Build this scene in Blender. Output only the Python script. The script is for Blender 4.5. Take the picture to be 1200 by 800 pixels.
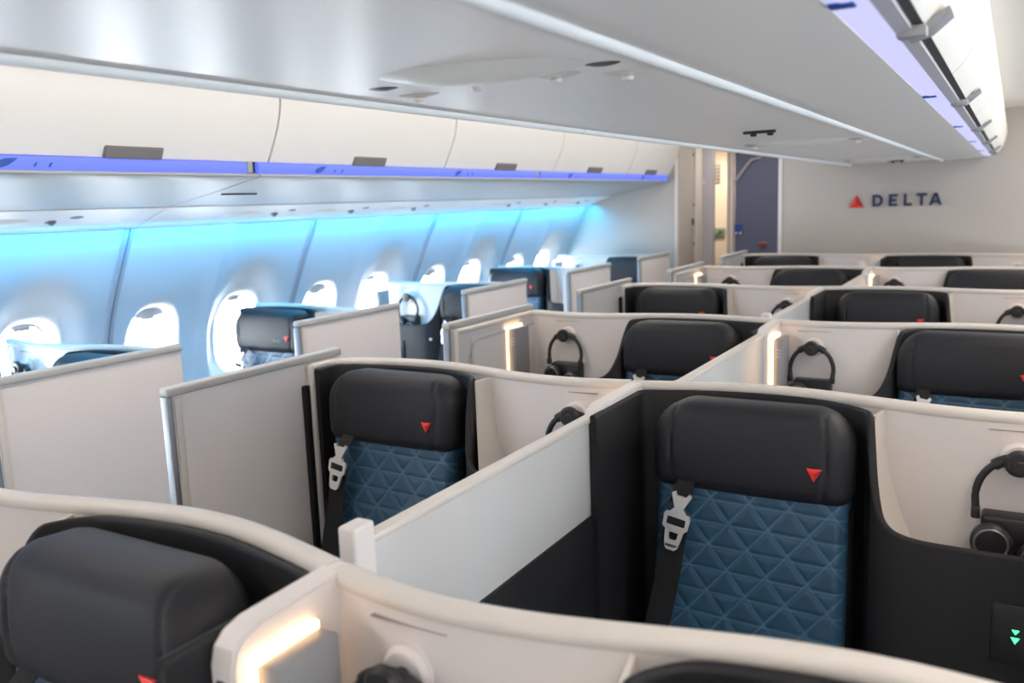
import bpy, bmesh, math, random
from mathutils import Vector, Matrix

random.seed(4)
for o in list(bpy.data.objects):
    bpy.data.objects.remove(o, do_unlink=True)
SC = bpy.context.scene
COL = SC.collection
PI = math.pi

# ------------------------------------------------------------------ camera
cam = bpy.data.cameras.new('camera')
cam.sensor_width = 36.0
cam.lens = 30.0
cam.clip_start = 0.02
cam.dof.use_dof = True
cam.dof.focus_distance = 1.9
cam.dof.aperture_fstop = 3.5
camo = bpy.data.objects.new('camera', cam)
COL.objects.link(camo)
f_ = 1000.0
vy = Vector((590.0, -182.0, f_))                    # where the cabin's long lines meet
a_ = Vector((1.0, -0.036, 0.0))                     # the horizon's tilt
vx = -(vy + a_ * (-(vy.dot(vy)) / a_.dot(vy)))
dy = vy.normalized(); dx = vx.normalized(); dz = dx.cross(dy)
if dz.y > 0: dz = -dz
Rwc = Matrix(((dx.x, dy.x, dz.x), (dx.y, dy.y, dz.y), (dx.z, dy.z, dz.z)))
cv = Matrix(((1, 0, 0), (0, -1, 0), (0, 0, -1)))
camo.matrix_world = Matrix.Translation((0, 0, 1.65)) @ (Rwc.transposed() @ cv).to_4x4()
SC.camera = camo

# ------------------------------------------------------------------ view, world and large lamps
SC.view_settings.view_transform = 'Standard'
SC.view_settings.look = 'None'
SC.view_settings.gamma = 1.0
SC.view_settings.use_curve_mapping = False
SC.view_settings.exposure = 0.15

world = bpy.data.worlds.new('daylight')
SC.world = world
world.use_nodes = True
bg = world.node_tree.nodes['Background']
bg.inputs[0].default_value = (0.93, 0.97, 1.0, 1)
bg.inputs[1].default_value = 30.0

def area(name, loc, rot, sx, sy, power, color, spread=180):
    l = bpy.data.lights.new(name, 'AREA')
    l.shape = 'RECTANGLE'; l.size = sx; l.size_y = sy
    l.energy = power; l.color = color; l.spread = math.radians(spread)
    o = bpy.data.objects.new(name, l); COL.objects.link(o)
    o.location = loc; o.rotation_euler = rot
    return o

WARM = (1.0, 0.90, 0.81)
CEIL = 2.17
area('aisle_ceiling_light', (-1.92, 2.0, CEIL - .012), (0, 0, 0), 0.26, 9.0, 37, WARM)
area('aisle_ceiling_light', (0.42, 2.0, CEIL - .012), (0, 0, 0), 0.26, 9.0, 32, WARM)
area('ceiling_cove_light', (0.74, 2.0, 2.04), (0, math.radians(160), 0), 0.05, 9.0, 26, WARM)
area('forward_fill_light', (-0.75, -2.9, 1.95), (math.radians(68), 0, 0), 3.0, 0.4, 26, WARM)  # added fill, unseen behind the camera, lighting the walls that face it
area('sidewall_wash_light', (-3.10, 2.7, 1.622), (0, math.radians(10), 0), 0.03, 8.0, 46, (0.0, 0.46, 1.0))
area('sidewall_wash_light', (2 * -0.75 + 3.10, 2.7, 1.622), (0, math.radians(-10), 0), 0.03, 8.0, 46, (0.0, 0.46, 1.0))
area('galley_light', (-2.5, 8.05, 2.15), (0, 0, 0), 0.3, 0.3, 11, (1.0, 0.84, 0.66))
area('blue_panel_fill_light', (-1.9, 7.25, 2.18), (0, 0, 0), 0.5, 0.2, 3.5, WARM)  # extra lamp put in to brighten the blue panel


# ------------------------------------------------------------------ materials
def principled(name, color, rough=0.5, metal=0.0, bump=0.0, bscale=200.0, var=0.0, spec=0.5, coat=0.0):
    m = bpy.data.materials.new(name)
    m.use_nodes = True
    nt = m.node_tree
    b = nt.nodes['Principled BSDF']
    b.inputs['Base Color'].default_value = (*color, 1)
    b.inputs['Roughness'].default_value = rough
    b.inputs['Metallic'].default_value = metal
    b.inputs['Specular IOR Level'].default_value = spec
    if coat: b.inputs['Coat Weight'].default_value = coat
    tc = nt.nodes.new('ShaderNodeTexCoord')
    nz = nt.nodes.new('ShaderNodeTexNoise')
    nz.inputs['Scale'].default_value = bscale
    nz.inputs['Detail'].default_value = 3
    nt.links.new(tc.outputs['Object'], nz.inputs['Vector'])
    if var:
        mx = nt.nodes.new('ShaderNodeMixRGB'); mx.blend_type = 'MULTIPLY'
        mx.inputs[0].default_value = 1.0
        mx.inputs[1].default_value = (*color, 1)
        rp = nt.nodes.new('ShaderNodeValToRGB')
        rp.color_ramp.elements[0].color = (1 - var,) * 3 + (1,)
        rp.color_ramp.elements[1].color = (1, 1, 1, 1)
        nt.links.new(nz.outputs['Fac'], rp.inputs['Fac'])
        nt.links.new(rp.outputs['Color'], mx.inputs[2])
        nt.links.new(mx.outputs[0], b.inputs['Base Color'])
    if bump:
        bp = nt.nodes.new('ShaderNodeBump')
        bp.inputs['Strength'].default_value = bump
        bp.inputs['Distance'].default_value = 0.002
        nt.links.new(nz.outputs['Fac'], bp.inputs['Height'])
        nt.links.new(bp.outputs['Normal'], b.inputs['Normal'])
    return m

def emissive(name, color, strength, base=(0.8, 0.8, 0.8)):
    m = bpy.data.materials.new(name)
    m.use_nodes = True
    b = m.node_tree.nodes['Principled BSDF']
    b.inputs['Base Color'].default_value = (*base, 1)
    b.inputs['Emission Color'].default_value = (*color, 1)
    b.inputs['Emission Strength'].default_value = strength
    return m

M = dict(
    wall=principled('white_laminate', (0.775, 0.725, 0.70), 0.42, var=0.04, bscale=6),
    trim=principled('cream_trim', (0.69, 0.64, 0.585), 0.38, var=0.03, bscale=9),
    rail=principled('grey_cap_rail', (0.56, 0.55, 0.52), 0.4, var=0.03, bscale=9),
    liner=principled('charcoal_liner', (0.010, 0.010, 0.012), 0.55, bump=0.15, bscale=500, var=0.15, spec=0.35),
    leather=principled('charcoal_leather', (0.016, 0.0163, 0.021), 0.5, bump=0.25, bscale=420, var=0.12, spec=0.35),
    quilt=principled('blue_quilted_leather', (0.022, 0.075, 0.135), 0.45, bump=0.2, bscale=420, var=0.15),
    belt=principled('black_webbing', (0.007, 0.007, 0.008), 0.8, bump=0.5, bscale=900),
    metal=principled('brushed_metal', (0.84, 0.83, 0.81), 0.30, 0.6, bump=0.05, bscale=300),
    steel=principled('satin_aluminium', (0.33, 0.34, 0.36), 0.48, 1.0, bump=0.05, bscale=300),
    red=principled('red_tag', (0.85, 0.035, 0.02), 0.45, var=0.05),
    darkred=principled('dark_red', (0.42, 0.012, 0.015), 0.45, var=0.05),
    navy=principled('navy_letters', (0.018, 0.030, 0.095), 0.4, var=0.05),
    plastic=principled('black_plastic', (0.018, 0.018, 0.020), 0.38, bump=0.1, bscale=600),
    grey=principled('grey_plastic', (0.30, 0.30, 0.31), 0.45, var=0.06, bscale=20),
    dark=principled('dark_gap', (0.02, 0.02, 0.02), 0.7),
    slot=principled('grey_print', (0.30, 0.28, 0.27), 0.6),
    bin=principled('bin_white', (0.84, 0.81, 0.75), 0.36, var=0.03, bscale=5),
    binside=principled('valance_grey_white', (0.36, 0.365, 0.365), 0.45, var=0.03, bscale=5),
    psu=principled('service_panel_white', (0.85, 0.80, 0.755), 0.36, var=0.03, bscale=4),
    joint=principled('joint_white', (0.93, 0.92, 0.90), 0.6, var=0.02, bscale=9),
    side=principled('sidewall_white', (0.66, 0.69, 0.72), 0.5, var=0.03, bscale=3),
    seam=principled('seam_grey', (0.42, 0.42, 0.44), 0.5),
    handle=principled('handle_taupe', (0.20, 0.185, 0.18), 0.45, var=0.08, bscale=30),
    carpet=principled('grey_carpet', (0.13, 0.12, 0.12), 0.95, bump=0.8, bscale=300, var=0.3),
    bulk=principled('bulkhead_greige', (0.50, 0.455, 0.405), 0.5, var=0.05, bscale=2),
    lav=principled('lavender_grey', (0.45, 0.44, 0.48), 0.45, var=0.04, bscale=5),
    blue=principled('blue_panel', (0.12, 0.15, 0.25), 0.55, var=0.08, bscale=4),
    warmwall=principled('galley_cream', (0.82, 0.74, 0.63), 0.5, var=0.04, bscale=4),
    bluemark=principled('blue_marker', (0.01, 0.07, 0.36), 0.5),
    frost=principled('frosted_panel', (0.575, 0.575, 0.565), 0.3, var=0.02, bscale=4),
    greensign=principled('green_sign', (0.02, 0.22, 0.09), 0.5),
    strip=emissive('blue_light_strip', (0.11, 0.18, 0.90), 0.85, (0.06, 0.07, 0.3)),
    strip2=emissive('lavender_light_strip', (0.62, 0.62, 0.95), 0.70, (0.35, 0.35, 0.5)),
    lamp=emissive('warm_lamp', (1.0, 0.60, 0.29), 4.2, (1, .8, .6)),
    led=emissive('green_led', (0.05, 1.0, 0.25), 3.0, (0.1, 0.6, 0.2)),
)
def stitch_mat(m):
    nt = m.node_tree; b = nt.nodes['Principled BSDF']
    src = b.inputs['Base Color'].links[0].from_socket
    at = nt.nodes.new('ShaderNodeAttribute'); at.attribute_name = 'stitch'
    mx = nt.nodes.new('ShaderNodeMixRGB'); mx.inputs[2].default_value = (0.075, 0.16, 0.25, 1)
    nt.links.new(at.outputs['Fac'], mx.inputs[0]); nt.links.new(src, mx.inputs[1])
    nt.links.new(mx.outputs[0], b.inputs['Base Color'])
stitch_mat(M['quilt'])
def glass_mat():
    m = bpy.data.materials.new('window_acrylic'); m.use_nodes = True
    nt = m.node_tree; nt.nodes.clear()
    out = nt.nodes.new('ShaderNodeOutputMaterial')
    mix = nt.nodes.new('ShaderNodeMixShader'); tr = nt.nodes.new('ShaderNodeBsdfTransparent')
    gl = nt.nodes.new('ShaderNodeBsdfGlossy'); gl.inputs['Roughness'].default_value = 0.03
    mix.inputs[0].default_value = 0.05
    tr.inputs[0].default_value = (0.95, 0.98, 1, 1)
    nt.links.new(tr.outputs[0], mix.inputs[1])
    nt.links.new(gl.outputs[0], mix.inputs[2]); nt.links.new(mix.outputs[0], out.inputs[0])
    return m
M['glass'] = glass_mat()

# ------------------------------------------------------------------ helpers
def finish(bm, name, mat, parent=None, angle=35):
    bmesh.ops.recalc_face_normals(bm, faces=bm.faces)
    me = bpy.data.meshes.new(name)
    bm.to_mesh(me); bm.free()
    for p in me.polygons: p.use_smooth = True
    me.set_sharp_from_angle(angle=math.radians(angle))
    me.materials.append(mat)
    o = bpy.data.objects.new(name, me)
    COL.objects.link(o)
    if parent: o.parent = parent
    return o

def NB(): return bmesh.new()

def box(bm, lo, hi, bev=0.0, seg=2, mat=None):
    r = bmesh.ops.create_cube(bm, size=1.0)
    vs = r['verts']
    c = [(a + b) / 2 for a, b in zip(lo, hi)]; s = [abs(b - a) for a, b in zip(lo, hi)]
    for v in vs:
        v.co = Vector((v.co.x * s[0] + c[0], v.co.y * s[1] + c[1], v.co.z * s[2] + c[2]))
        if mat: v.co = mat @ v.co
    if bev:
        es = list({e for v in vs for e in v.link_edges})
        bmesh.ops.bevel(bm, geom=es, offset=bev, segments=seg, profile=0.5, affect='EDGES')

def grid(bm, rows, close_u=False, close_v=False):
    vv = [[bm.verts.new(p) for p in r] for r in rows]
    nu, nv = len(vv), len(vv[0])
    for i in range(nu if close_u else nu - 1):
        for j in range(nv if close_v else nv - 1):
            a, b = vv[i][j], vv[(i + 1) % nu][j]
            c, d = vv[(i + 1) % nu][(j + 1) % nv], vv[i][(j + 1) % nv]
            try: bm.faces.new((a, b, c, d))
            except ValueError: pass
    return vv

def cap(bm, ring):
    try: bm.faces.new(ring)
    except ValueError: pass

def prism(bm, pts, axis, a, b):
    """closed outline extruded along an axis; pts are the two other coordinates in order"""
    def P(p, t):
        return {'x': (t, p[0], p[1]), 'y': (p[0], t, p[1]), 'z': (p[0], p[1], t)}[axis]
    vv = grid(bm, [[P(p, a) for p in pts], [P(p, b) for p in pts]], close_v=True)
    cap(bm, vv[0]); cap(bm, vv[1])

def tube(bm, pts, r, n=8, closed=False):
    pts = [Vector(p) for p in pts]; rows = []
    up = Vector((0.13, 0.31, 0.94))
    for i, p in enumerate(pts):
        if closed: t = pts[(i + 1) % len(pts)] - pts[i - 1]
        else: t = pts[min(i + 1, len(pts) - 1)] - pts[max(i - 1, 0)]
        t.normalize()
        u = t.cross(up); u.normalize(); w = t.cross(u)
        rows.append([p + (u * math.cos(2 * PI * k / n) + w * math.sin(2 * PI * k / n)) * r for k in range(n)])
    vv = grid(bm, rows, close_u=closed, close_v=True)
    if not closed: cap(bm, vv[0]); cap(bm, vv[-1])

def disc(bm, c, axis, r, h, n=24, bev=0.0):
    """short cylinder from c along axis"""
    c = Vector(c); t = Vector(axis).normalized()
    u = t.orthogonal().normalized(); w = t.cross(u)
    prof = [(0, r - bev), (bev, r), (h - bev, r), (h, r - bev)] if bev else [(0, r), (h, r)]
    rows = [[c + t * d + (u * math.cos(2 * PI * k / n) + w * math.sin(2 * PI * k / n)) * q for k in range(n)] for d, q in prof]
    vv = grid(bm, rows, close_v=True); cap(bm, vv[0]); cap(bm, vv[-1])

def chaikin(P, it=2):
    for _ in range(it):
        Q = [P[0]]
        for a, b in zip(P, P[1:]):
            Q.append(tuple(.75 * x + .25 * y for x, y in zip(a, b)))
            Q.append(tuple(.25 * x + .75 * y for x, y in zip(a, b)))
        Q.append(P[-1]); P = Q
    return P

def normals2(P):
    out = []
    for i in range(len(P)):
        a, b = P[max(i - 1, 0)], P[min(i + 1, len(P) - 1)]
        t = Vector((b[0] - a[0], b[1] - a[1]))
        if t.length < 1e-9: t = Vector((1, 0))
        t.normalize(); out.append(Vector((-t.y, t.x)))
    return out

def sweep(bm, P, section):
    """upright sheet or rail along plan path P (x, y, ztop ...); section(ztop) -> list of (normal offset, z)"""
    N = normals2(P); rows = []
    for p, n in zip(P, N):
        rows.append([(p[0] + n.x * d, p[1] + n.y * d, z) for d, z in section(p)])
    vv = grid(bm, rows, close_v=True); cap(bm, vv[0]); cap(bm, vv[-1])

def thing(name, label, cat, loc=(0, 0, 0), group=None):
    o = bpy.data.objects.new(name, None); o.empty_display_size = 0.1
    COL.objects.link(o); o.location = loc
    o['label'] = label; o['category'] = cat
    if group: o['group'] = group
    return o

def structure(o): o['kind'] = 'structure'; return o

def copy_tree(o, parent=None):
    c = o.copy(); COL.objects.link(c); c.parent = parent
    for ch in list(o.children): copy_tree(ch, c)
    return c

# ------------------------------------------------------------------ plan of the cabin
XC = -0.75                                   # cabin centre line
NICHE = [0.82 + 1.167 * k for k in range(6)]             # centre rows: wall behind each seat
NICHE_O = [1.87 + 1.167 * k for k in range(5)]           # window column rows
XL, XR, XO = -1.70, -0.745, -3.28            # local origin of the three suite columns
Y0, Y1 = -3.2, 6.75

# ------------------------------------------------------------------ setting
bm = NB(); box(bm, (-3.6, Y0, -0.06), (2.1, 10.2, 0.0)); structure(finish(bm, 'floor', M['carpet']))
bm = NB(); box(bm, (-3.6, Y0, CEIL), (2.1, Y1 + .05, CEIL + .04)); structure(finish(bm, 'ceiling', M['bin']))
bm = NB(); box(bm, (-3.6, Y0 - .08, 0), (2.1, Y0, 2.4)); structure(finish(bm, 'wall_front', M['bulk']))

def side_x(z):
    """the curve of the cabin sidewall: outboard x at height z"""
    K = [(0.0, -3.40), (0.4, -3.45), (0.9, -3.445), (1.1, -3.415), (1.25, -3.36), (1.42, -3.275), (1.62, -3.165)]
    for (a, xa), (b, xb) in zip(K, K[1:]):
        if z <= b:
            t = (z - a) / (b - a); return xa + (xb - xa) * t
    return K[-1][1]

wall_l = structure(bpy.data.objects.new('wall_left', None)); COL.objects.link(wall_l)
SEAM = [1.185 + 1.108 * k for k in range(-4, 5)]
SEAM.append(Y1)
ZT, ZB = 1.63, 0.35
wincount = 0
def smooth(t): t = max(0.0, min(1.0, t)); return t * t * (3 - 2 * t)

def half_panel(ya, yb, yc, deep):
    """half of a sidewall panel with its window opening, as concentric rings"""
    bm = NB()
    ga, gb = (-.001, .006) if deep else (.006, -.001)
    zc, hw, hh = 1.05, 0.132, 0.198
    n = 64
    def hole(a, k=1.0):
        c, s = math.cos(a), math.sin(a); e = 2 / 2.7
        return (yc + k * hw * math.copysign(abs(c) ** e, c), zc + k * hh * math.copysign(abs(s) ** e, s))
    def rect(a):
        c, s = math.cos(a), math.sin(a); best = 1e9
        if c > 1e-9: best = min(best, (yb - gb - yc) / c)
        if c < -1e-9: best = min(best, (ya + ga - yc) / c)
        if s > 1e-9: best = min(best, (ZT - zc) / s)
        if s < -1e-9: best = min(best, (ZB - zc) / s)
        return (yc + c * best, zc + s * best)
    angs = [2 * PI * k / n for k in range(n)]
    for cy, cz in ((ya + ga, ZT), (yb - gb, ZT), (ya + ga, ZB), (yb - gb, ZB)):
        angs.append(math.atan2(cz - zc, cy - yc) % (2 * PI))
    angs = sorted(set(round(a, 5) for a in angs))
    def sx(y, z):
        x = side_x(z)
        edge = min(y - ya, yb - y)
        # panels dish outward between their seams
        return x
    rows = []
    for t in (1.0, .85, .7, .55, .4, .28, .18, .1, .04, 0.0):
        row = []
        for a in angs:
            h, r = hole(a, 1.12), rect(a)
            y, z = h[0] + (r[0] - h[0]) * t, h[1] + (r[1] - h[1]) * t
            x = side_x(z)
            d = math.hypot((y - yc) / hw, (z - zc) / hh)
            x += .016 * math.exp(-((y - (ya if deep else yb)) / .035) ** 2) * smooth((d - 1.1) / .4)
            if deep:
                x -= 0.055 * smooth(1 - (d - 1.1) / 0.95)
            row.append((x, y, z))
        rows.append(row)
    base = -0.055 if deep else 0.0
    for k, dx in ((1.06, -.006), (1.0, -.02), (.96, -.05), (.93, -.075)):
        row = []
        for a in angs:
            y, z = hole(a, k)
            row.append((side_x(z) + base + dx, y, z))
        rows.append(row)
    grid(bm, rows, close_v=True)
    return bm, hole, base, angs

for k in range(len(SEAM) - 1):
    ya, yb = SEAM[k], SEAM[k + 1]
    if yb - ya < 0.3: continue
    mid = ya + 0.53
    for (a, b, c, deep) in ((ya, min(mid, yb), ya + .235, False), (mid, yb, ya + .785, True)):
        if b - a < 0.4: continue
        bm, hole, base, angs = half_panel(a, b, c, deep)
        finish(bm, 'panel', M['side'], wall_l, 40)
        if c < 0.3:            # behind the camera: shade drawn, daylight kept to the windows in view
            pass
        wincount += 1
        w = structure(bpy.data.objects.new('window_%d' % wincount, None)); COL.objects.link(w)
        # pane
        bm = NB()
        ring = [(side_x(z) + base - .075, y, z) for y, z in (hole(t, .935) for t in angs)]
        cap(bm, [bm.verts.new(p) for p in ring])
        finish(bm, 'pane', M['glass'], w)
        # frame ring
        bm = NB()
        rows = []
        for q, d in ((.93, -.070), (.90, -.064), (.89, -.075), (.93, -.085)):
            rows.append([(side_x(z) + base + d, y, z) for y, z in (hole(t, q) for t in angs)])
        grid(bm, rows, close_u=True, close_v=True)
        finish(bm, 'frame', M['side'], w)
        # pulled-up shade with its grip, showing at the top of the opening
        drop = 0.045 if not deep else 0.02
        bm = NB()
        top = [t for t in angs if hole(t)[1] > 1.05 + .198 - drop]
        arc = [(side_x(z) + base - .066, y, z) for y, z in (hole(t, .94) for t in top)]
        if len(arc) > 2:
            grid(bm, [arc, [(p[0], p[1], 1.05 + .198 - drop - .012 + .1 * abs(p[1] - c)) for p in arc]])
        sh = finish(bm, 'shade', M['side'], w)
        bm = NB(); zz = 1.05 + .198 - drop - .012
        box(bm, (side_x(zz) + base - .068, c - .035, zz - .008), (side_x(zz) + base - .052, c + .035, zz + .006), .003)
        finish(bm, 'grip', M['lav'], sh)
        # the daylight enters here: portal that only guides the sky's light
        if c > 0.3:
            l = bpy.data.lights.new('window_portal', 'AREA'); l.shape = 'RECTANGLE'; l.size = .40; l.size_y = .28
            l.cycles.is_portal = True
            o = bpy.data.objects.new('window_portal', l); COL.objects.link(o)
            o.location = (side_x(1.05) + base - .10, c, 1.05); o.rotation_euler = (0, -PI / 2, 0)
    # seam strip between panels
    bm = NB()
    prof = [(side_x(z), z) for z in [ZB + i * (ZT - ZB) / 16 for i in range(17)]]
    rows = []
    for (x, z) in prof:
        rows.append([(x - .004, ya - .03, z), (x + .006, ya - .02, z), (x + .008, ya - .004, z), (x - .004, ya - .003, z),
                     (x - .004, ya + .003, z), (x + .008, ya + .004, z), (x + .006, ya + .02, z), (x - .004, ya + .03, z)])
    grid(bm, rows)
    finish(bm, 'seam_strip', M['lav'], wall_l)
# dado below the panels and a closed outer skin so that daylight only comes through the windows
bm = NB(); box(bm, (-3.19, Y0, 1.61), (-3.172, Y1, 2.2)); finish(bm, 'upper_lining', M['dark'], wall_l)
bm = NB(); box(bm, (-3.47, Y0, 0.0), (-3.44, Y1, ZB + .01)); finish(bm, 'dado_panel', M['lav'], wall_l)

# right side of the cabin (out of frame): the same panels and windows mirrored, and the closed bin line above
wall_r = structure(bpy.data.objects.new('wall_right', None)); COL.objects.link(wall_r)
wall_r.scale = (-1, 1, 1); wall_r.location = (2 * XC, 0, 0)
for o in list(wall_l.children):
    c = o.copy(); COL.objects.link(c); c.parent = wall_r
for o in [o for o in COL.objects if o.name.startswith('window_') and o.type == 'EMPTY']:
    wincount += 1
    w = structure(bpy.data.objects.new('window_%d' % wincount, None)); COL.objects.link(w)
    w.scale = (-1, 1, 1); w.location = (2 * XC, 0, 0)
    for ch in list(o.children): copy_tree(ch, w)
for o in [o for o in COL.objects if o.type == 'LIGHT' and o.data.cycles.is_portal]:
    c = o.copy(); COL.objects.link(c); c.location.x = 2 * XC - o.location.x; c.rotation_euler.y = -o.rotation_euler.y
bm = NB()
prof = [(1.66, 1.62), (1.55, 1.66), (1.2, 1.72), (0.95, 1.78), (0.87, 1.9), (0.85, 2.05), (0.9, 2.2)]
grid(bm, [[(x, Y0, z) for x, z in prof], [(x, Y1, z) for x, z in prof]])
structure(finish(bm, 'trim_2', M['bin']))

# ------------------------------------------------------------------ outboard bins over the window seats
ORD = ['first', 'second', 'third', 'fourth', 'fifth', 'sixth', 'seventh', 'eighth', 'ninth']
door_prof = [(-2.428, 1.838), (-2.408, 1.875), (-2.385, 1.92), (-2.365, 1.965), (-2.350, 2.01), (-2.343, 2.05), (-2.346, 2.09), (-2.36, 2.13), (-2.385, 2.158)]
bedges = [-3.2, -2.27, -1.11, 0.05, 1.21, 2.37, 3.53, 4.69, 5.85, 6.735]
for k in range(len(bedges) - 1):
    a, b = bedges[k], bedges[k + 1]
    vis = k - 4          # bin 0 in view
    if vis < 0: lab = 'white overhead bin beside the camera, above the window column, outside the picture'
    else: lab = 'white left-hand overhead bin, %s from the left edge along the row above the windows' % ORD[vis]
    t = thing('overhead_bin', lab, 'overhead bin', (-2.6, (a + b) / 2, 1.8), 'left overhead bins')
    if vis < 0: t['label'] = 'white left-hand overhead bin ahead of the camera, %s from the front wall' % ORD[k]
    L = (b - a) / 2 - .0045
    sh = lambda P: [(x + 2.6, z - 1.8) for x, z in P]
    bm = NB(); dp = sh(door_prof)
    back = [(x - .018, z) for x, z in reversed(dp)]
    prism(bm, dp + back, 'y', -L, L)
    finish(bm, 'door', M['bin'], t, 30)
    bm = NB(); prism(bm, sh([(-2.45, 1.842), (-2.37, 2.155), (-3.1, 2.155), (-3.1, 1.75)]), 'y', -L - .004, L + .004)
    finish(bm, 'body', M['dark'], t)
    bm = NB()
    hp = sh([(-2.432, 1.834), (-2.418, 1.834), (-2.402, 1.868), (-2.405, 1.872), (-2.418, 1.872)])
    prism(bm, hp, 'y', -.105, .105)
    bmesh.ops.bevel(bm, geom=[e for e in bm.edges], offset=.003, segments=2, affect='EDGES')
    finish(bm, 'handle', M['handle'], t)

# ------------------------------------------------------------------ valance below the bins with light strip and service panel
vedges = [-3.2, -2.12, 0.10, 2.31, 4.52, 6.735]
mark_y = [1.40, 2.66, 3.66, 4.93, 6.16]
def dome(bm, c, n, rx, ry, h, ax):
    """shallow oval dome or dish on a panel: c centre, n normal, ax the long axis"""
    c, n, ax = Vector(c), Vector(n).normalized(), Vector(ax).normalized()
    w = n.cross(ax)
    rows = []
    for q in (1.0, .92, .8, .62, .42, .2, .02):
        d = h * (1 - q * q)
        rows.append([c + n * d + ax * math.cos(2 * PI * k / 28) * rx * q + w * math.sin(2 * PI * k / 28) * ry * q for k in range(28)])
    vv = grid(bm, rows, close_v=True); cap(bm, vv[-1])

for k in range(len(vedges) - 1):
    a, b = vedges[k], vedges[k + 1]
    lab = ('grey-white valance with blue light strip under the left bins, %s from the %s' %
           ((ORD[k - 2], 'left edge') if k >= 2 else (ORD[k], 'front wall')))
    t = thing('valance', lab, 'valance', (0, 0, 0), 'valances under the left bins')
    a += .003; b -= .003
    bm = NB()
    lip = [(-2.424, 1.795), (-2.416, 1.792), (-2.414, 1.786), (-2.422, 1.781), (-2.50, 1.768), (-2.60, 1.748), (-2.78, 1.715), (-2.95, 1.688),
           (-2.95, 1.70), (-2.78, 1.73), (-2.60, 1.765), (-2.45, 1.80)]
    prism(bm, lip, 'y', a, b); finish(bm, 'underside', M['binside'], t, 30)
    bm = NB()
    prism(bm, [(-2.424, 1.795), (-2.421, 1.805), (-2.421, 1.825), (-2.425, 1.836), (-2.44, 1.836), (-2.44, 1.795)], 'y', a, b - .05)
    st = finish(bm, 'light_strip', M['strip'], t)
    bm = NB(); box(bm, (-2.44, b - .048, 1.795), (-2.419, b - .022, 1.836), .003); finish(bm, 'strip_end', M['grey'], t)
    for my in mark_y:
        if a < my < b:
            bm = NB()
            P = [(my - .045, 1.800), (my - .05, 1.808), (my - .04, 1.818), (my - .015, 1.826), (my + .02, 1.828), (my + .008, 1.818), (my - .012, 1.806), (my - .03, 1.800)]
            prism(bm, P, 'x', -2.4212, -2.4195); finish(bm, 'row_marker', M['bluemark'], st)
            bm = NB()
            for q in (.06, .105):
                prism(bm, [(my + q, 1.805), (my + q + .006, 1.803), (my + q + .016, 1.818), (my + q + .008, 1.816)], 'x', -2.4212, -2.4195)
            finish(bm, 'row_marker', M['bluemark'], st)
    # white service panel, tilted down to the sidewall
    bm = NB()
    prism(bm, [(-2.95, 1.692), (-2.946, 1.685), (-3.06, 1.645), (-3.165, 1.606), (-3.20, 1.606), (-3.20, 1.63), (-3.06, 1.66)], 'y', a, b)
    sp = finish(bm, 'service_panel', M['psu'], t, 25)
    nrm = Vector((.34, 0, -.94))
    yy = a + .35
    bm = NB(); bm2 = NB()
    y_ = 0.03 + math.ceil((a - .03) / .555) * .555
    while y_ < b - .12:
        if y_ > a + .1:
            bmx = NB(); dome(bmx, (-3.05, y_, 1.6485), nrm, .11, .035, .008, (0, 1, 0)); finish(bmx, 'oxygen_cover', M['bin'], sp, 50)
            bmx = NB(); dome(bmx, (-3.06, y_ + .19, 1.645), nrm, .022, .018, .014, (0, 1, 0)); finish(bmx, 'air_nozzle', M['steel'], sp, 50)
            bmx = NB(); dome(bmx, (-3.02, y_ + .27, 1.660), nrm, .03, .015, .006, (0, 1, 0)); finish(bmx, 'reading_spot', M['grey'], sp, 50)
        y_ += .555
    if k == 3 or k == 2:
        hy = 2.46 if k == 3 else 0.3
        bm = NB(); box(bm, (-2.70, hy - .09, 1.726), (-2.688, hy + .09, 1.736), .002); finish(bm, 'latch_slot', M['dark'], t)

# end of the left bins and the panel they meet: cabin wall ahead
# ------------------------------------------------------------------ centre bin
cprof_l = [(-1.05, 1.845), (-1.08, 1.846), (-1.12, 1.849), (-1.17, 1.856), (-1.22, 1.868), (-1.27, 1.892), (-1.315, 1.93), (-1.345, 1.98), (-1.36, 2.05), (-1.36, CEIL)]
cprof_r = [(-.445, 1.845), (-.36, 1.846), (-.285, 1.848), (-.23, 1.853), (-.195, 1.859)]
cedges = [-3.2, -2.24, -0.02, 2.20, 4.42, 6.64]
def shell_strip(name, prof, a, b, mat, parent, th=.012):
    bm = NB()
    P = [(p[0], p[1]) for p in prof]; N = normals2(P)
    inner = [(p[0] + n.x * th * s, p[1] + n.y * th * s) for p, n in zip(P, N) for s in (1,)]
    prism(bm, P + inner[::-1], 'y', a, b)
    return finish(bm, name, mat, parent, 30)

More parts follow.
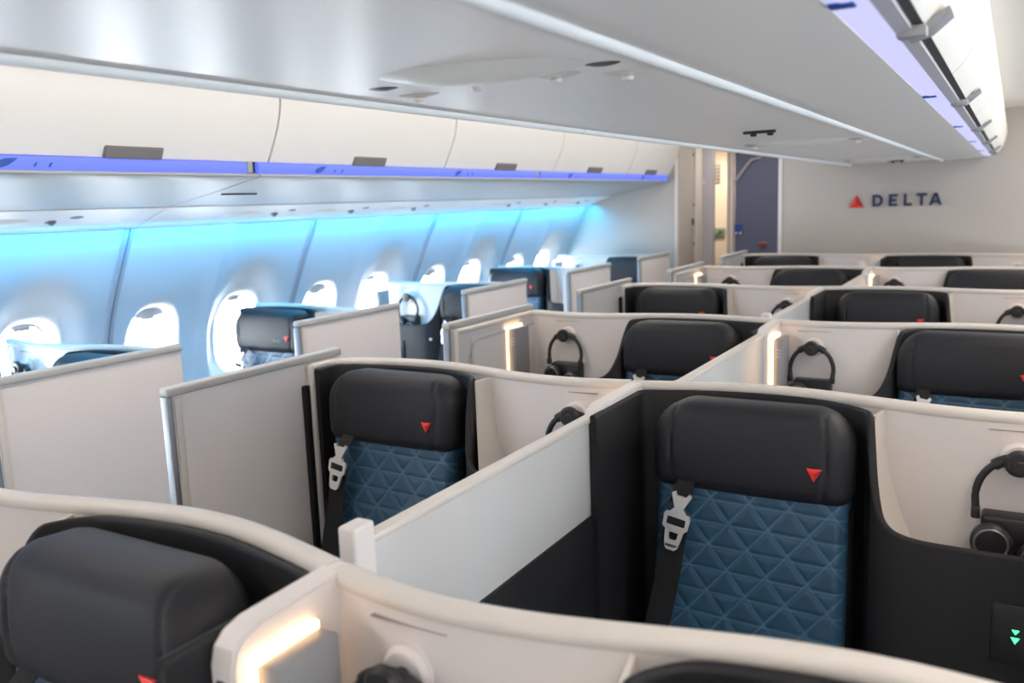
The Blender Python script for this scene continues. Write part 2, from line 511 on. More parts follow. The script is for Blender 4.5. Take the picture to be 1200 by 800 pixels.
for k in range(5):
    a, b = cedges[k], cedges[k + 1]
    if k == 4: b = 6.74
    t = thing('centre_bin_underside', ('white underside section of the centre bins, %s from the camera' % ORD[k - 2]) if k >= 2 else
              'white underside section of the centre bins, %s from the front wall' % ORD[k], 'ceiling panel', (0, 0, 0), 'centre bin undersides')
    a += .002; b -= .002
    shell_strip('left_edge', cprof_l[::-1], a, b, M['psu'], t)
    shell_strip('right_edge', cprof_r, a, b, M['psu'], t)
    # bright joint lines beside the service channel
    for x0, x1 in ((-1.056, -1.040), (-.455, -.439)):
        bm = NB(); xm = (x0 + x1) / 2; prism(bm, [(xm + .011 * math.cos(q * PI / 8), 1.847 - .012 * math.sin(q * PI / 8)) for q in range(9)], 'y', a, b); finish(bm, 'joint_trim', M['joint'], t)
    bm = NB(); box(bm, (-1.042, a, 1.848), (-.453, b, 1.860)); ch = finish(bm, 'service_channel', M['psu'], t)
    for n in range(-3, 6):
        y = 1.10 + 1.155 * n
        if not (a + .15 < y < b - .1): continue
        # oval dished cover with its ridge
        bmx = NB(); dome(bmx, (-.70, y + .02, 1.8478), (0, 0, -1), .165, .085, .020, (1, .15, 0)); finish(bmx, 'oval_cover', M['bin'], ch, 50)
        for px, py, kind in ((-.92, y + .07, 's'), (-.924, y + .175, 'n'), (-.768, y + .125, 'n'), (-.60, y + .045, 's'), (-.63, y + .135, 'n'), (-.53, y + .09, 's'), (-.532, y + .19, 'n')):
            if kind == 's':
                bmx = NB(); dome(bmx, (px, py, 1.848), (0, 0, -1), .028, .018, .004, (1, 0, 0)); finish(bmx, 'reading_spot', M['steel'], ch, 50)
            else:
                bmx = NB(); dome(bmx, (px, py, 1.848), (0, 0, -1), .042, .022, .006, (1, .1, 0))
                disc(bmx, (px, py, 1.844), (0, 0, -1), .0095, .010, 14, .003); finish(bmx, 'air_nozzle', M['trim'], ch, 50)
    for y in (2.74, 6.3):
        if a < y < b:
            bm = NB(); box(bm, (-.745, y - .008, 1.839), (-.645, y + .008, 1.849), .003)
            box(bm, (-.722, y - .010, 1.831), (-.704, y + .008, 1.84), .003); box(bm, (-.67, y - .010, 1.831), (-.652, y + .008, 1.84), .003)
            finish(bm, 'bracket', M['plastic'], ch)

# right-hand doors of the centre bin with light strip, rail and handles
rdoor = [(-.118, 1.872), (-.098, 1.895), (-.082, 1.925), (-.070, 1.965), (-.064, 2.01), (-.070, 2.06), (-.086, 2.11), (-.115, 2.155)]
redges = [-3.2, -2.65, -1.50, -.35, .80, 1.95, 3.10, 4.25, 5.40, 6.74]
for k in range(len(redges) - 1):
    a, b = redges[k] + .004, redges[k + 1] - .004
    lab = ('white centre bin door with grey latch tab, %s from the camera on its right' % ORD[k - 4]) if k >= 4 else 'white centre bin door ahead of the camera, %s from the front wall' % ORD[k]
    t = thing('centre_bin', lab, 'overhead bin', (0, 0, 0), 'centre bin doors')
    bm = NB(); prism(bm, rdoor + [(x - .018, z) for x, z in reversed(rdoor)], 'y', a, b); finish(bm, 'door', M['bin'], t, 30)
    bm = NB(); prism(bm, [(-.195, 1.861), (-.176, 1.8575), (-.150, 1.8585), (-.150, 1.87), (-.195, 1.873)], 'y', a - .004, b + .004)
    st = finish(bm, 'light_strip', M['strip2'], t)
    bm = NB(); prism(bm, [(-.149, 1.8575), (-.131, 1.8625), (-.131, 1.88), (-.149, 1.88)], 'y', a - .004, b + .004); finish(bm, 'rail', M['lav'], t)
    bm = NB(); prism(bm, [(-.130, 1.868), (-.119, 1.872), (-.119, 1.90), (-.130, 1.90)], 'y', a - .004, b + .004); finish(bm, 'gap_seal', M['dark'], t)
    ym = (redges[k] + redges[k + 1]) / 2 if k < 8 else 6.0
    bm = NB(); prism(bm, [(-.140, 1.858), (-.112, 1.866), (-.086, 1.888), (-.089, 1.894), (-.112, 1.878), (-.140, 1.868)], 'y', ym - .034, ym + .034)
    finish(bm, 'latch_tab', M['grey'], t)
    bm = NB(); box(bm, (-.15, ym - .07, 1.852), (-.112, ym - .045, 1.868), .004); finish(bm, 'latch_hinge', M['grey'], t)
    bm = NB(); box(bm, (-.193, ym - .325, 1.8555), (-.165, ym - .30, 1.859), .001); finish(bm, 'row_marker', M['bluemark'], st)
bm = NB(); prism(bm, [(-1.34, 2.0), (-1.34, CEIL), (-.13, CEIL), (-.13, 1.90), (-.2, 1.89), (-1.2, 1.89)], 'y', Y0, 6.735)
structure(finish(bm, 'trim_1', M['dark']))

# ------------------------------------------------------------------ bulkheads at the back of the cabin
bulk = structure(bpy.data.objects.new('wall_back', None)); COL.objects.link(bulk)
bm = NB(); box(bm, (-1.535, Y1, 0), (2.1, Y1 + .05, 2.4)); finish(bm, 'panel', M['bulk'], bulk)
bm = NB(); box(bm, (-1.562, Y1 - .012, 0), (-1.533, Y1 + .06, 2.1), .004); finish(bm, 'edge_strip', M['wall'], bulk)
bm = NB(); box(bm, (-3.5, 6.74, 0), (-2.378, 6.78, 2.4)); finish(bm, 'panel', M['bulk'], bulk)
bm = NB(); box(bm, (-2.384, 6.728, 0), (-2.368, 6.775, 2.16), .003); finish(bm, 'edge_strip', M['wall'], bulk)
# ceiling and walls past the doorway
bm = NB(); box(bm, (-3.6, Y1 + .05, 2.2), (2.1, 10.2, 2.24)); structure(finish(bm, 'ceiling', M['warmwall']))
bm = NB(); box(bm, (-3.6, 9.3, 0), (2.1, 9.35, 2.4)); structure(finish(bm, 'wall_galley', M['warmwall']))
bm = NB(); box(bm, (-3.02, 6.78, 0), (-2.96, 9.32, 2.4)); structure(finish(bm, 'wall_galley_left', M['warmwall']))
bm = NB(); box(bm, (-1.3, 6.79, 0), (-1.25, 9.32, 2.4)); structure(finish(bm, 'wall_galley_right', M['warmwall']))

t = thing('closet', 'tall pale closet beside the aisle, at the end of the left bins', 'closet', (-2.6, 7.0, 0))
bm = NB(); box(bm, (-.30, -.21, 0), (.225, .19, 2.19)); finish(bm, 'body', M['bulk'], t)
bm = NB(); box(bm, (.222, -.20, .08), (.232, .17, 2.05), .003); d = finish(bm, 'door', M['bulk'], t)
bm = NB(); box(bm, (.23, .115, 1.42), (.242, .15, 1.475), .003); finish(bm, 'latch', M['plastic'], d)
for z in (1.25, 1.58, 2.0):
    bm = NB(); box(bm, (.23, .145, z), (.238, .165, z + .02), .002); finish(bm, 'hinge', M['dark'], d)
t = thing('door_post', 'narrow pale post between the closet and the grey doorway panel', 'post', (-2.37, 7.3, 0))
bm = NB(); box(bm, (-.12, -.10, 0), (.008, .10, 2.19), .004); finish(bm, 'post', M['trim'], t)
t = thing('doorway_panel', 'lavender-grey upright panel left of the lit galley opening', 'panel', (-2.32, 7.43, 0))
bm = NB(); box(bm, (-.3, -.025, 0), (.048, .03, 2.19), .004); finish(bm, 'panel', M['lav'], t)
bm = NB(); disc(bm, (-.035, -.024, 1.78), (0, -1, 0), .010, .008, 12); finish(bm, 'snap', M['wall'], t)
t = thing('galley_jamb', 'grey door jamb between the lit galley opening and blue panel', 'jamb', (-2.235, 7.8, 0))
bm = NB(); box(bm, (-.022, -.03, 0), (.012, .03, 2.19), .003); finish(bm, 'post', M['lav'], t)
bm = NB(); box(bm, (.012, -.034, 0), (.032, .03, 2.19), .003); finish(bm, 'edge', M['wall'], t)
t = thing('blue_panel', 'dark blue panel closing the far end of the left aisle', 'panel', (-1.9, 7.83, 0))
bm = NB(); box(bm, (-.30, 0, 0), (.55, .03, 2.19)); finish(bm, 'board', M['blue'], t)
bm = NB(); tube(bm, [(-.30, -.015, 1.78), (-.28, -.02, 1.80), (-.18, -.02, 1.93), (-.15, -.02, 1.965), (-.10, -.02, 1.975), (-.06, -.015, 1.98)], .013, 8); finish(bm, 'grab_bar', M['lav'], t)
t = thing('placard', 'small navy placard with two white dots on the blue panel', 'placard', (-2.165, 7.82, 1.335))
bm = NB(); box(bm, (-.035, -.004, -.035), (.035, .004, .06), .002); finish(bm, 'plate', M['bluemark'], t)
for q in (-.02, .018):
    bm = NB(); disc(bm, (q, -.003, -.018), (0, -1, 0), .011, .003, 14); finish(bm, 'dot', M['wall'], t)
t = thing('placard', 'small dark red label low on the blue panel', 'label', (-1.945, 7.82, 1.215))
bm = NB(); box(bm, (-.035, -.004, -.018), (.035, .004, .018), .002); finish(bm, 'plate', M['darkred'], t)
bm = NB(); box(bm, (-.036, -.005, .008), (.036, .003, .019), .001); finish(bm, 'band', M['grey'], t)
# galley wall seen through the gap, with grille and exit sign
t = thing('galley_cabinet', 'warmly lit cream galley cabinet seen through the narrow opening', 'cabinet', (-2.55, 8.6, 0))
bm = NB(); box(bm, (-.33, 0, 0), (.2, .4, 2.19), .005); finish(bm, 'body', M['warmwall'], t)
gx = -2.345 + 2.55 - .27
bm = NB(); box(bm, (-.095, -.012, 1.78), (-.02, .004, 1.97), .004); g = finish(bm, 'grille', M['handle'], t)
for q in range(5):
    bm = NB(); box(bm, (-.09, -.02, 1.80 + q * .034), (-.026, -.01, 1.813 + q * .034), .002); finish(bm, 'slat', M['trim'], g)
t = thing('exit_sign', 'small grey rounded sign with a green running-figure symbol on galley cabinet', 'sign', (-2.575, 8.59, 1.29))
bm = NB(); box(bm, (-.07, -.012, -.05), (.06, .008, .05), .011, 3); p = finish(bm, 'plate', M['grey'], t)
bm = NB(); prism(bm, [(-.04, -.03), (.0, -.03), (.045, .0), (.03, .028), (.0, .028), (-.01, .0)], 'y', -.016, -.011); finish(bm, 'symbol', M['greensign'], t)

# lettering and red emblem on the bulkhead
def letter(ch, w, h, s, mat):
    """bold sans letter as a bmesh in the xz plane, stroke s"""
    bm = NB()
    def pr(P): prism(bm, P, 'y', -.012, 0)
    if ch == 'E':
        pr([(0, 0), (w, 0), (w, s), (s, s), (s, h / 2 - s / 2), (w * .9, h / 2 - s / 2), (w * .9, h / 2 + s / 2), (s, h / 2 + s / 2), (s, h - s), (w, h - s), (w, h), (0, h)])
    elif ch == 'L':
        pr([(0, 0), (w, 0), (w, s), (s, s), (s, h), (0, h)])
    elif ch == 'T':
        c = w / 2; pr([(c - s / 2, 0), (c + s / 2, 0), (c + s / 2, h - s), (w, h - s), (w, h), (0, h), (0, h - s), (c - s / 2, h - s)])
    elif ch == 'A':
        c = w / 2; k = s * 1.12
        pr([(0, 0), (k, 0), (k + w * .10, h * .20), (w - k - w * .10, h * .20), (w - k, 0), (w, 0), (c + k * .55, h), (c - k * .55, h), ])
        bm.free(); bm = NB()
        # two legs and a bar
        def pr2(P): prism(bm, P, 'y', -.012, 0)
        pr2([(0, 0), (k, 0), (c + .001, h * .80), (c + k * .5, h), (c - k * .5, h)])
        pr2([(w, 0), (c + k * .5, h), (c - k * .5, h), (c - .001, h * .80), (w - k, 0)])
        pr2([(w * .24, h * .2), (w * .76, h * .2), (w * .68, h * .2 + s * .85), (w * .32, h * .2 + s * .85)])
    elif ch == 'D':
        out = [(0, 0), (w * .45, 0)]; inn = [(s, s), (w * .43, s)]
        for i in range(1, 12):
            a = -PI / 2 + PI * i / 12
            out.append((w * .45 + w * .55 * math.cos(a), h / 2 + h / 2 * math.sin(a)))
            inn.append((w * .43 + (w * .57 - s) * math.cos(a), h / 2 + (h / 2 - s) * math.sin(a)))
        out += [(w * .45, h), (0, h)]; inn += [(w * .43, h - s), (s, h - s)]
        rows = [[(p[0], y, p[1]) for p in P] for P, y in ((out, 0), (out, -.012), (inn, -.012), (inn, 0))]
        grid(bm, rows, close_v=True)
    return bm
sgn = thing('airline_sign', 'navy DELTA lettering with red triangle emblem on the grey bulkhead', 'sign', (-1.0, Y1 - .001, 1.585))
x = -.898 + 1.0
for ch, px in zip('DELTA', (-.893, -.783, -.685, -.603, -.522)):
    w = {'D': .072, 'E': .058, 'L': .055, 'T': .068, 'A': .084}[ch]
    o = finish(letter(ch, w, .086, .019, None), 'letter', M['navy'], sgn, 30); o.location = (px + 1.0, 0, -.046)
def emblem(s, parent, names=('facet', 'facet'), flip=False, th=.012):
    """red faceted triangle: light outer facets, darker lower facets"""
    k = -1 if flip else 1
    A, B, C_, Q = (0, s * .5), (-s * .57, -s * .5), (s * .57, -s * .5), (0, -s * .18)
    for P, m in (((A, B, Q), 'red'), ((A, Q, C_), 'darkred'), ((B, C_, Q), 'red')):
        bm = NB(); prism(bm, [(p[0] * .985, p[1] * .985 * k) for p in P], 'y', -th, 0)
        bm.verts.ensure_lookup_table()
        for v in bm.verts:
            if v.co.y < -th / 2 and abs(v.co.x) < 1e-6 and abs(abs(v.co.z) - s * .1773) < 1e-4: v.co.y -= s * .08
        finish(bm, 'facet', M[m], parent, 10)
em = bpy.data.objects.new('emblem', None); COL.objects.link(em); em.parent = sgn; em.location = (0, 0, -.003)
emblem(.092, em)

# ------------------------------------------------------------------ suites
def yoff(x, kind):
    c = .27 if kind == 2 else .68
    return -.04 + .04 * math.cos(2 * PI * (x - c) / .955)

def make_suite(kind, aisle, window=False):
    """kind 2: seat left, console right; kind 1: console left, seat right. aisle: side of the sliding door.
    origin: suite's left end, wall behind the seat, floor"""
    root = bpy.data.objects.new('suite', None); COL.objects.link(root)
    seat_side = 'L' if kind == 2 else 'R'
    ret = .17 if seat_side == aisle else .62           # how far the side return comes forward
    xa, xb = (-.03, .932 if kind == 2 else .975) if aisle == 'L' else (.05 if window and kind == 2 else (.035 if kind == 1 and not window else -.048), .89)
    core = [(x_, yoff(x_, kind)) for x_ in [xa + (xb - xa) * i / 24 for i in range(25)]]
    if aisle == 'L':
        y0 = core[0][1]
        path = [(xa, -ret), (xa, y0 - .10), (xa, y0 - .045), (xa + .012, y0 - .012), (xa + .045, y0)] + [p for p in core if p[0] > xa + .05]
    else:
        y0 = core[-1][1]
        path = [p for p in core if p[0] < xb - .05] + [(xb - .045, y0), (xb - .012, y0 - .012), (xb, y0 - .045), (xb, y0 - .10), (xb, -ret)]
    path = chaikin(path, 2)
    bm = NB(); sweep(bm, path, lambda p: [(-.015, 0.0), (.015, 0.0), (.015, 1.192), (-.015, 1.192)])
    finish(bm, 'shell_wall', M['wall'], root, 40)
    bm = NB()
    sec = [(-.016, 1.190), (.016, 1.190), (.018, 1.194), (.018, 1.202), (.015, 1.207), (.008, 1.21), (-.008, 1.21), (-.015, 1.207), (-.018, 1.202), (-.018, 1.194)]
    sweep(bm, path, lambda p: sec)
    # the trim turns down the front edge of the return
    ex = xa if aisle == 'L' else xb
    box(bm, (ex - .016, -ret - .012, 0), (ex + .016, -ret + .010, 1.208), .010, 3)
    finish(bm, 'top_trim', M['trim'], root, 40)
    sd = -.027 if aisle == 'L' else .904
    if ret < .3:
        bm = NB(); box(bm, (sd - .008, -ret - .034, .1), (sd + .008, -ret - .013, 1.15), .004); finish(bm, 'door_gap_strip', M['liner'], root)  # dark strip put in for the shade of the gap between door and trim
    # charcoal liner hugging the seat, its wing sweeping down into the console front
    zt = 1.196
    back = [(x_, yoff(x_, kind) - .027, zt) for x_ in ([.10, .16, .24, .32, .40] if kind == 2 else [.50, .58, .66, .74, .79])]
    if kind == 2:
        wing = [(.468, -.075, zt), (.497, -.10, zt), (.508, -.125, zt), (.514, -.15, 1.16), (.527, -.185, 1.06), (.546, -.215, .995), (.59, -.235, .977), (.70, -.237, .975), (.93 if aisle == 'L' else .885, -.237, .975)]
        side = [(-.008, -.165, zt), (-.008, -.10, zt), (.02, -.065, zt)] if aisle == 'L' else ([(.035, -.13, zt), (.04, -.10, zt), (.07, -.085, zt)] if window else [(-.018, -.36, zt), (-.018, -.14, zt), (-.018, -.098, zt), (-.002, -.082, zt), (.05, -.068, zt)])
        P = side + back + wing
    else:
        wing = [(-.005 if aisle == 'L' or window else .05, -.237, .975), (.20, -.237, .975), (.34, -.235, .977), (.387, -.215, .995), (.418, -.185, 1.06), (.436, -.15, 1.16), (.445, -.125, zt), (.452, -.10, zt), (.475, -.07, zt)]
        side = [(.845, -.065, zt), (.872, -.10, zt), (.872, -.165, zt)] if aisle == 'R' else [(.86, -.052, zt), (.92, -.064, zt), (.950, -.072, zt), (.955, -.082, zt), (.955, -.12, zt), (.955, -.30, zt)]
        P = wing + back + side
    P = chaikin(P, 3)
    bm = NB()
    sweep(bm, P, lambda p: [(-.008, .03), (.008, .03), (.008, p[2] - .008), (.005, p[2] - .002), (0, p[2]), (-.005, p[2] - .002), (-.008, p[2] - .008)])
    finish(bm, 'liner', M['liner'], root, 50)
    # cream cheek filling the corner between wing and wall
    sg = 1 if kind == 2 else -1
    X = lambda v: v if kind == 2 else .955 - v
    bm = NB(); rows = []
    for i in range(9):
        t = i / 8; z = 1.188 - .27 * t; e = t ** 2.2
        x0, x1 = .517 + .040 * e, .530 + .065 * e
        y0_, y1_ = -.125 - .06 * e, -.08
        rows.append([(X(x0), y0_, z), (X(x1), y1_ + .02, z), (X(x1 - .006), y1_ + .024, z), (X(x0 - .006), y0_ + .01, z)])
    vv = grid(bm, rows, close_v=True); cap(bm, vv[0]); cap(bm, vv[-1])
    finish(bm, 'cheek_trim', M['trim'], root, 40)
    # console: shelf, body, hook, print line, tray
    c0, c1 = (.56, .93 if aisle == 'L' else .885) if kind == 2 else (-.01 if aisle == 'L' or window else .05, .395)
    hx = (.803 if aisle == 'L' else .778) if kind == 2 else .165
    wy = yoff(hx, kind) - .016
    bm = NB(); box(bm, (c0, -.225, .885), (c1, -.085, .90), .003); finish(bm, 'console_shelf', M['wall'], root)
    bm = NB(); disc(bm, (hx, wy + .012, 1.12), (0, -1, 0), .034, .026, 24, .006); hk = finish(bm, 'hook_base', M['wall'], root)
    bm = NB(); disc(bm, (hx, wy - .012, 1.12), (0, -1, 0), .012, .05, 16, .002); finish(bm, 'hook', M['plastic'], hk)
    bm = NB(); box(bm, (hx - .055, wy - .0005, 1.1752), (hx + .055, wy + .012, 1.1768)); finish(bm, 'print_line', M['slot'], root)
    bm = NB(); box(bm, (hx - .060, wy - .045, .90), (hx + .066, wy + .006, 1.012), .008, 3); finish(bm, 'stowage_tray', M['plastic'], root)
    ox = .80 if kind == 2 else .16
    bm = NB(); box(bm, (ox - .055, -.252, .765), (ox + .055, -.232, .885), .006); pl = finish(bm, 'power_outlet', M['plastic'], root)
    bm = NB(); prism(bm, [(ox - .021, .821), (ox - .007, .821), (ox - .014, .809)], 'y', -.2535, -.251); finish(bm, 'led', M['led'], pl)
    bm = NB(); prism(bm, [(ox - .020, .836), (ox - .008, .836), (ox - .014, .827)], 'y', -.2535, -.251); finish(bm, 'led', M['led'], pl)
    bm = NB(); disc(bm, (ox - .012, -.251, .79), (0, -1, 0), .006, .002, 10); disc(bm, (ox + .012, -.251, .79), (0, -1, 0), .006, .002, 10); finish(bm, 'socket_holes', M['dark'], pl)
    # reading light: grey box standing off the side wall with a warm lamp behind two of its edges
    if kind == 1:
        lx, s_, ya, yb, z1 = (-.012, 1, -.285, -.175, 1.165) if aisle == 'L' else (-.012 if window else .0475, 1, -.222, -.125, 1.164)
    else:
        lx, s_, ya, yb, z1 = (.932 if aisle == 'L' else .873, -1, -.19, -.09, 1.15)
    z0 = .955
    bm = NB(); box(bm, (min(lx + s_ * .012, lx + s_ * .040), ya, z0), (max(lx + s_ * .012, lx + s_ * .040), yb, z1), .003); b_ = finish(bm, 'light_housing', M['grey'], root)
    bm = NB()
    for q in range(3):
        box(bm, (min(lx + s_ * .017, lx + s_ * .035), ya - .001, z1 - .04 - q * .012), (max(lx + s_ * .017, lx + s_ * .035), ya + .002, z1 - .035 - q * .012))
    finish(bm, 'vent', M['seam'], b_)
    bm = NB(); u0, u1 = min(lx + s_ * .001, lx + s_ * .010), max(lx + s_ * .001, lx + s_ * .010)
    box(bm, (u0, ya - .010, z1 - .002), (u1, yb, z1 + .009), .002); box(bm, (u0, ya - .010, z0), (u1, ya - .001, z1), .002)
    finish(bm, 'lamp', M['lamp'], b_)
    if kind == 1 and aisle == 'L':
        # inset rounded panel on the inside of the aisle wall
        bm = NB(); box(bm, (-.016, -.545, .3), (-.010, -.02, 1.166), .0025); box(bm, (-.014, -.535, .31), (-.008, -.03, 1.155), .0025)
        finish(bm, 'inset_panel', M['wall'], root)
        bm = NB(); tube(bm, [(-.010, -.55, .3), (-.010, -.55, 1.10), (-.010, -.545, 1.13), (-.010, -.53, 1.15), (-.010, -.50, 1.158), (-.010, -.03, 1.158)], .006, 6); finish(bm, 'inset_bead', M['rail'], root)
    # sliding door in its track on the aisle side
    dxx = -.045 if aisle == 'L' else .922
    fa = 1 if aisle == 'L' else -1
    bm = NB(); box(bm, (dxx - .009, -.645, .06), (dxx + .009, -.03, 1.216), .003); d = finish(bm, 'door', M['wall'], root)
    bm = NB(); box(bm, (dxx - .016, -.66, 1.213), (dxx + .016, -.025, 1.236), .006, 3); finish(bm, 'top_rail', M['rail'], d)
    bm = NB(); box(bm, (dxx - .013, -.661, .06), (dxx + .013, -.643, 1.214), .004); finish(bm, 'edge_strip', M['steel'], d)
    bm = NB(); box(bm, (dxx - .013, -.639, .08), (dxx + .013, -.617, 1.205), .004); finish(bm, 'grip_stile', M['trim'], d)
    return root

def quilt_mesh():
    bm = NB(); lay = bm.verts.layers.float.new('stitch'); w, h = .415, .62; nx, nz = 150, 210
    b_, r_ = .086, .052
    rows = []; st = []
    for j in range(nz + 1):
        row = []
        for i in range(nx + 1):
            u, v = w * i / nx, h * j / nz
            d1 = abs(((v + .012 * u / w) / r_ + .5) % 1 - .5) * r_
            d2 = abs((u / b_ + v / (2 * r_) + .5) % 1 - .5) * b_ * .77
            d3 = abs((u / b_ - v / (2 * r_) + .5) % 1 - .5) * b_ * .77
            d = min(d1, d2, d3)
            g = -.0034 * math.exp(-(d / .0058) ** 2) + .0026 * math.exp(-(d / .0018) ** 2)
            e = min(u, w - u, h - v + .03, v + .02)
            rnd = -.02 * max(0, 1 - e / .022) ** 2
            row.append((u - w / 2, -(g + rnd) , v))
            st.append(math.exp(-(d / .0019) ** 2))
        rows.append(row)
    vv = grid(bm, rows)
    k = 0
    for r in vv:
        for v_ in r: v_[lay] = st[k]; k += 1
    # sides and back close the cushion
    ring = [vv[0][i] for i in range(nx + 1)] + [vv[j][nx] for j in range(1, nz + 1)] + [vv[nz][i] for i in range(nx - 1, -1, -1)] + [vv[j][0] for j in range(nz - 1, 0, -1)]
    bk = [bm.verts.new((v.co.x, .07, v.co.z)) for v in ring]
    for i in range(len(ring)):
        j = (i + 1) % len(ring)
        bm.faces.new((ring[i], ring[j], bk[j], bk[i]))
    bm.faces.new(bk)
    return bm

def headrest_mesh():
    bm = NB(); w, h = .432, .196
    rows = []
    nu, nv = 48, 28
    # closed pillow: superellipse in xz, swollen front, seams near the two ends
    for j in range(nv + 1):
        ph = PI * j / nv                               # 0 front .. pi back
        dep = math.cos(ph); rad = math.sin(ph) ** .32 if 0 < ph < PI else 0.0
        row = []
        for i in range(nu * 2):
            a = PI * i / nu
            c, s = math.cos(a), math.sin(a); e = 2 / 4.6
            x = w / 2 * rad * math.copysign(abs(c) ** e, c)
            z = h / 2 * rad * math.copysign(abs(s) ** e, s)
            y = -math.copysign(abs(dep) ** .55, dep) * .058
            row.append((x, y, z))
        rows.append(row)
    bm2 = NB(); 
    # front face as a dense grid so that the seams show
    bm2.free()
    vv = grid(bm, rows[1:-1], close_v=True)
    cap(bm, vv[0]); cap(bm, vv[-1])
    return bm

def headrest_grid():
    """pillow from a dense front grid rolled over its rim, with stitched seams near both ends"""
    bm = NB(); w, h, dth = .432, .206, .112
    nx, nz = 72, 40
    def shape(u, v, side):
        # u, v in [-1, 1]; rounded-rectangle outline with corner radius
        r = .088 if v > 0 else .036
        X, Z = u * w / 2, v * h / 2
        ax, az = w / 2 - r, h / 2 - r
        qx, qz = max(abs(X) - ax, 0), max(abs(Z) - az, 0)
        m = max(qx, qz)
        if qx > 0 and qz > 0:
            l = math.hypot(qx, qz); k = m / l
            X = math.copysign(ax + qx * k, X); Z = math.copysign(az + qz * k, Z)
            l = m
        else: l = m
        # distance from rim
        rim = r - l
        rim = min(rim, w / 2 - abs(X)) if qx == 0 else rim
        R = .036
        t = max(0.0, min(1.0, (R - rim) / R)) if rim < R else 0.0
        y = R * (1 - math.sqrt(max(0.0, 1 - t * t)))
        bow = .012 * (1 - (Z / (h / 2)) ** 2) + .006 * (1 - (X / (w / 2)) ** 2)
        seam = 0.0
        xs = .168 + .012 * (Z / (h / 2)) ** 2 * -1
        seam = .004 * math.exp(-((abs(X) - xs) / .0032) ** 2)
        f = dth / 2 - y + (bow if t < 1 else bow) - seam
        return X, (-f if side < 0 else max(.02, dth / 2 - y)), Z
    rows = [[shape(-1 + 2 * i / nx, -1 + 2 * j / nz, -1) for i in range(nx + 1)] for j in range(nz + 1)]
    F = grid(bm, rows)
    ring = [F[0][i] for i in range(nx + 1)] + [F[j][nx] for j in range(1, nz + 1)] + [F[nz][i] for i in range(nx - 1, -1, -1)] + [F[j][0] for j in range(nz - 1, 0, -1)]
    prev = ring
    for dep, sh in ((.0, 1.0), (.03, 1.0), (.045, .97), (.052, .9)):
        cur = [bm.verts.new((v.co.x * sh, dep, v.co.z * sh)) for v in ring]
        for i in range(len(ring)):
            j = (i + 1) % len(ring)
            bm.faces.new((prev[i], prev[j], cur[j], cur[i]))
        prev = cur
    bm.faces.new(prev)
    bmesh.ops.remove_doubles(bm, verts=bm.verts, dist=1e-5)
    return bm

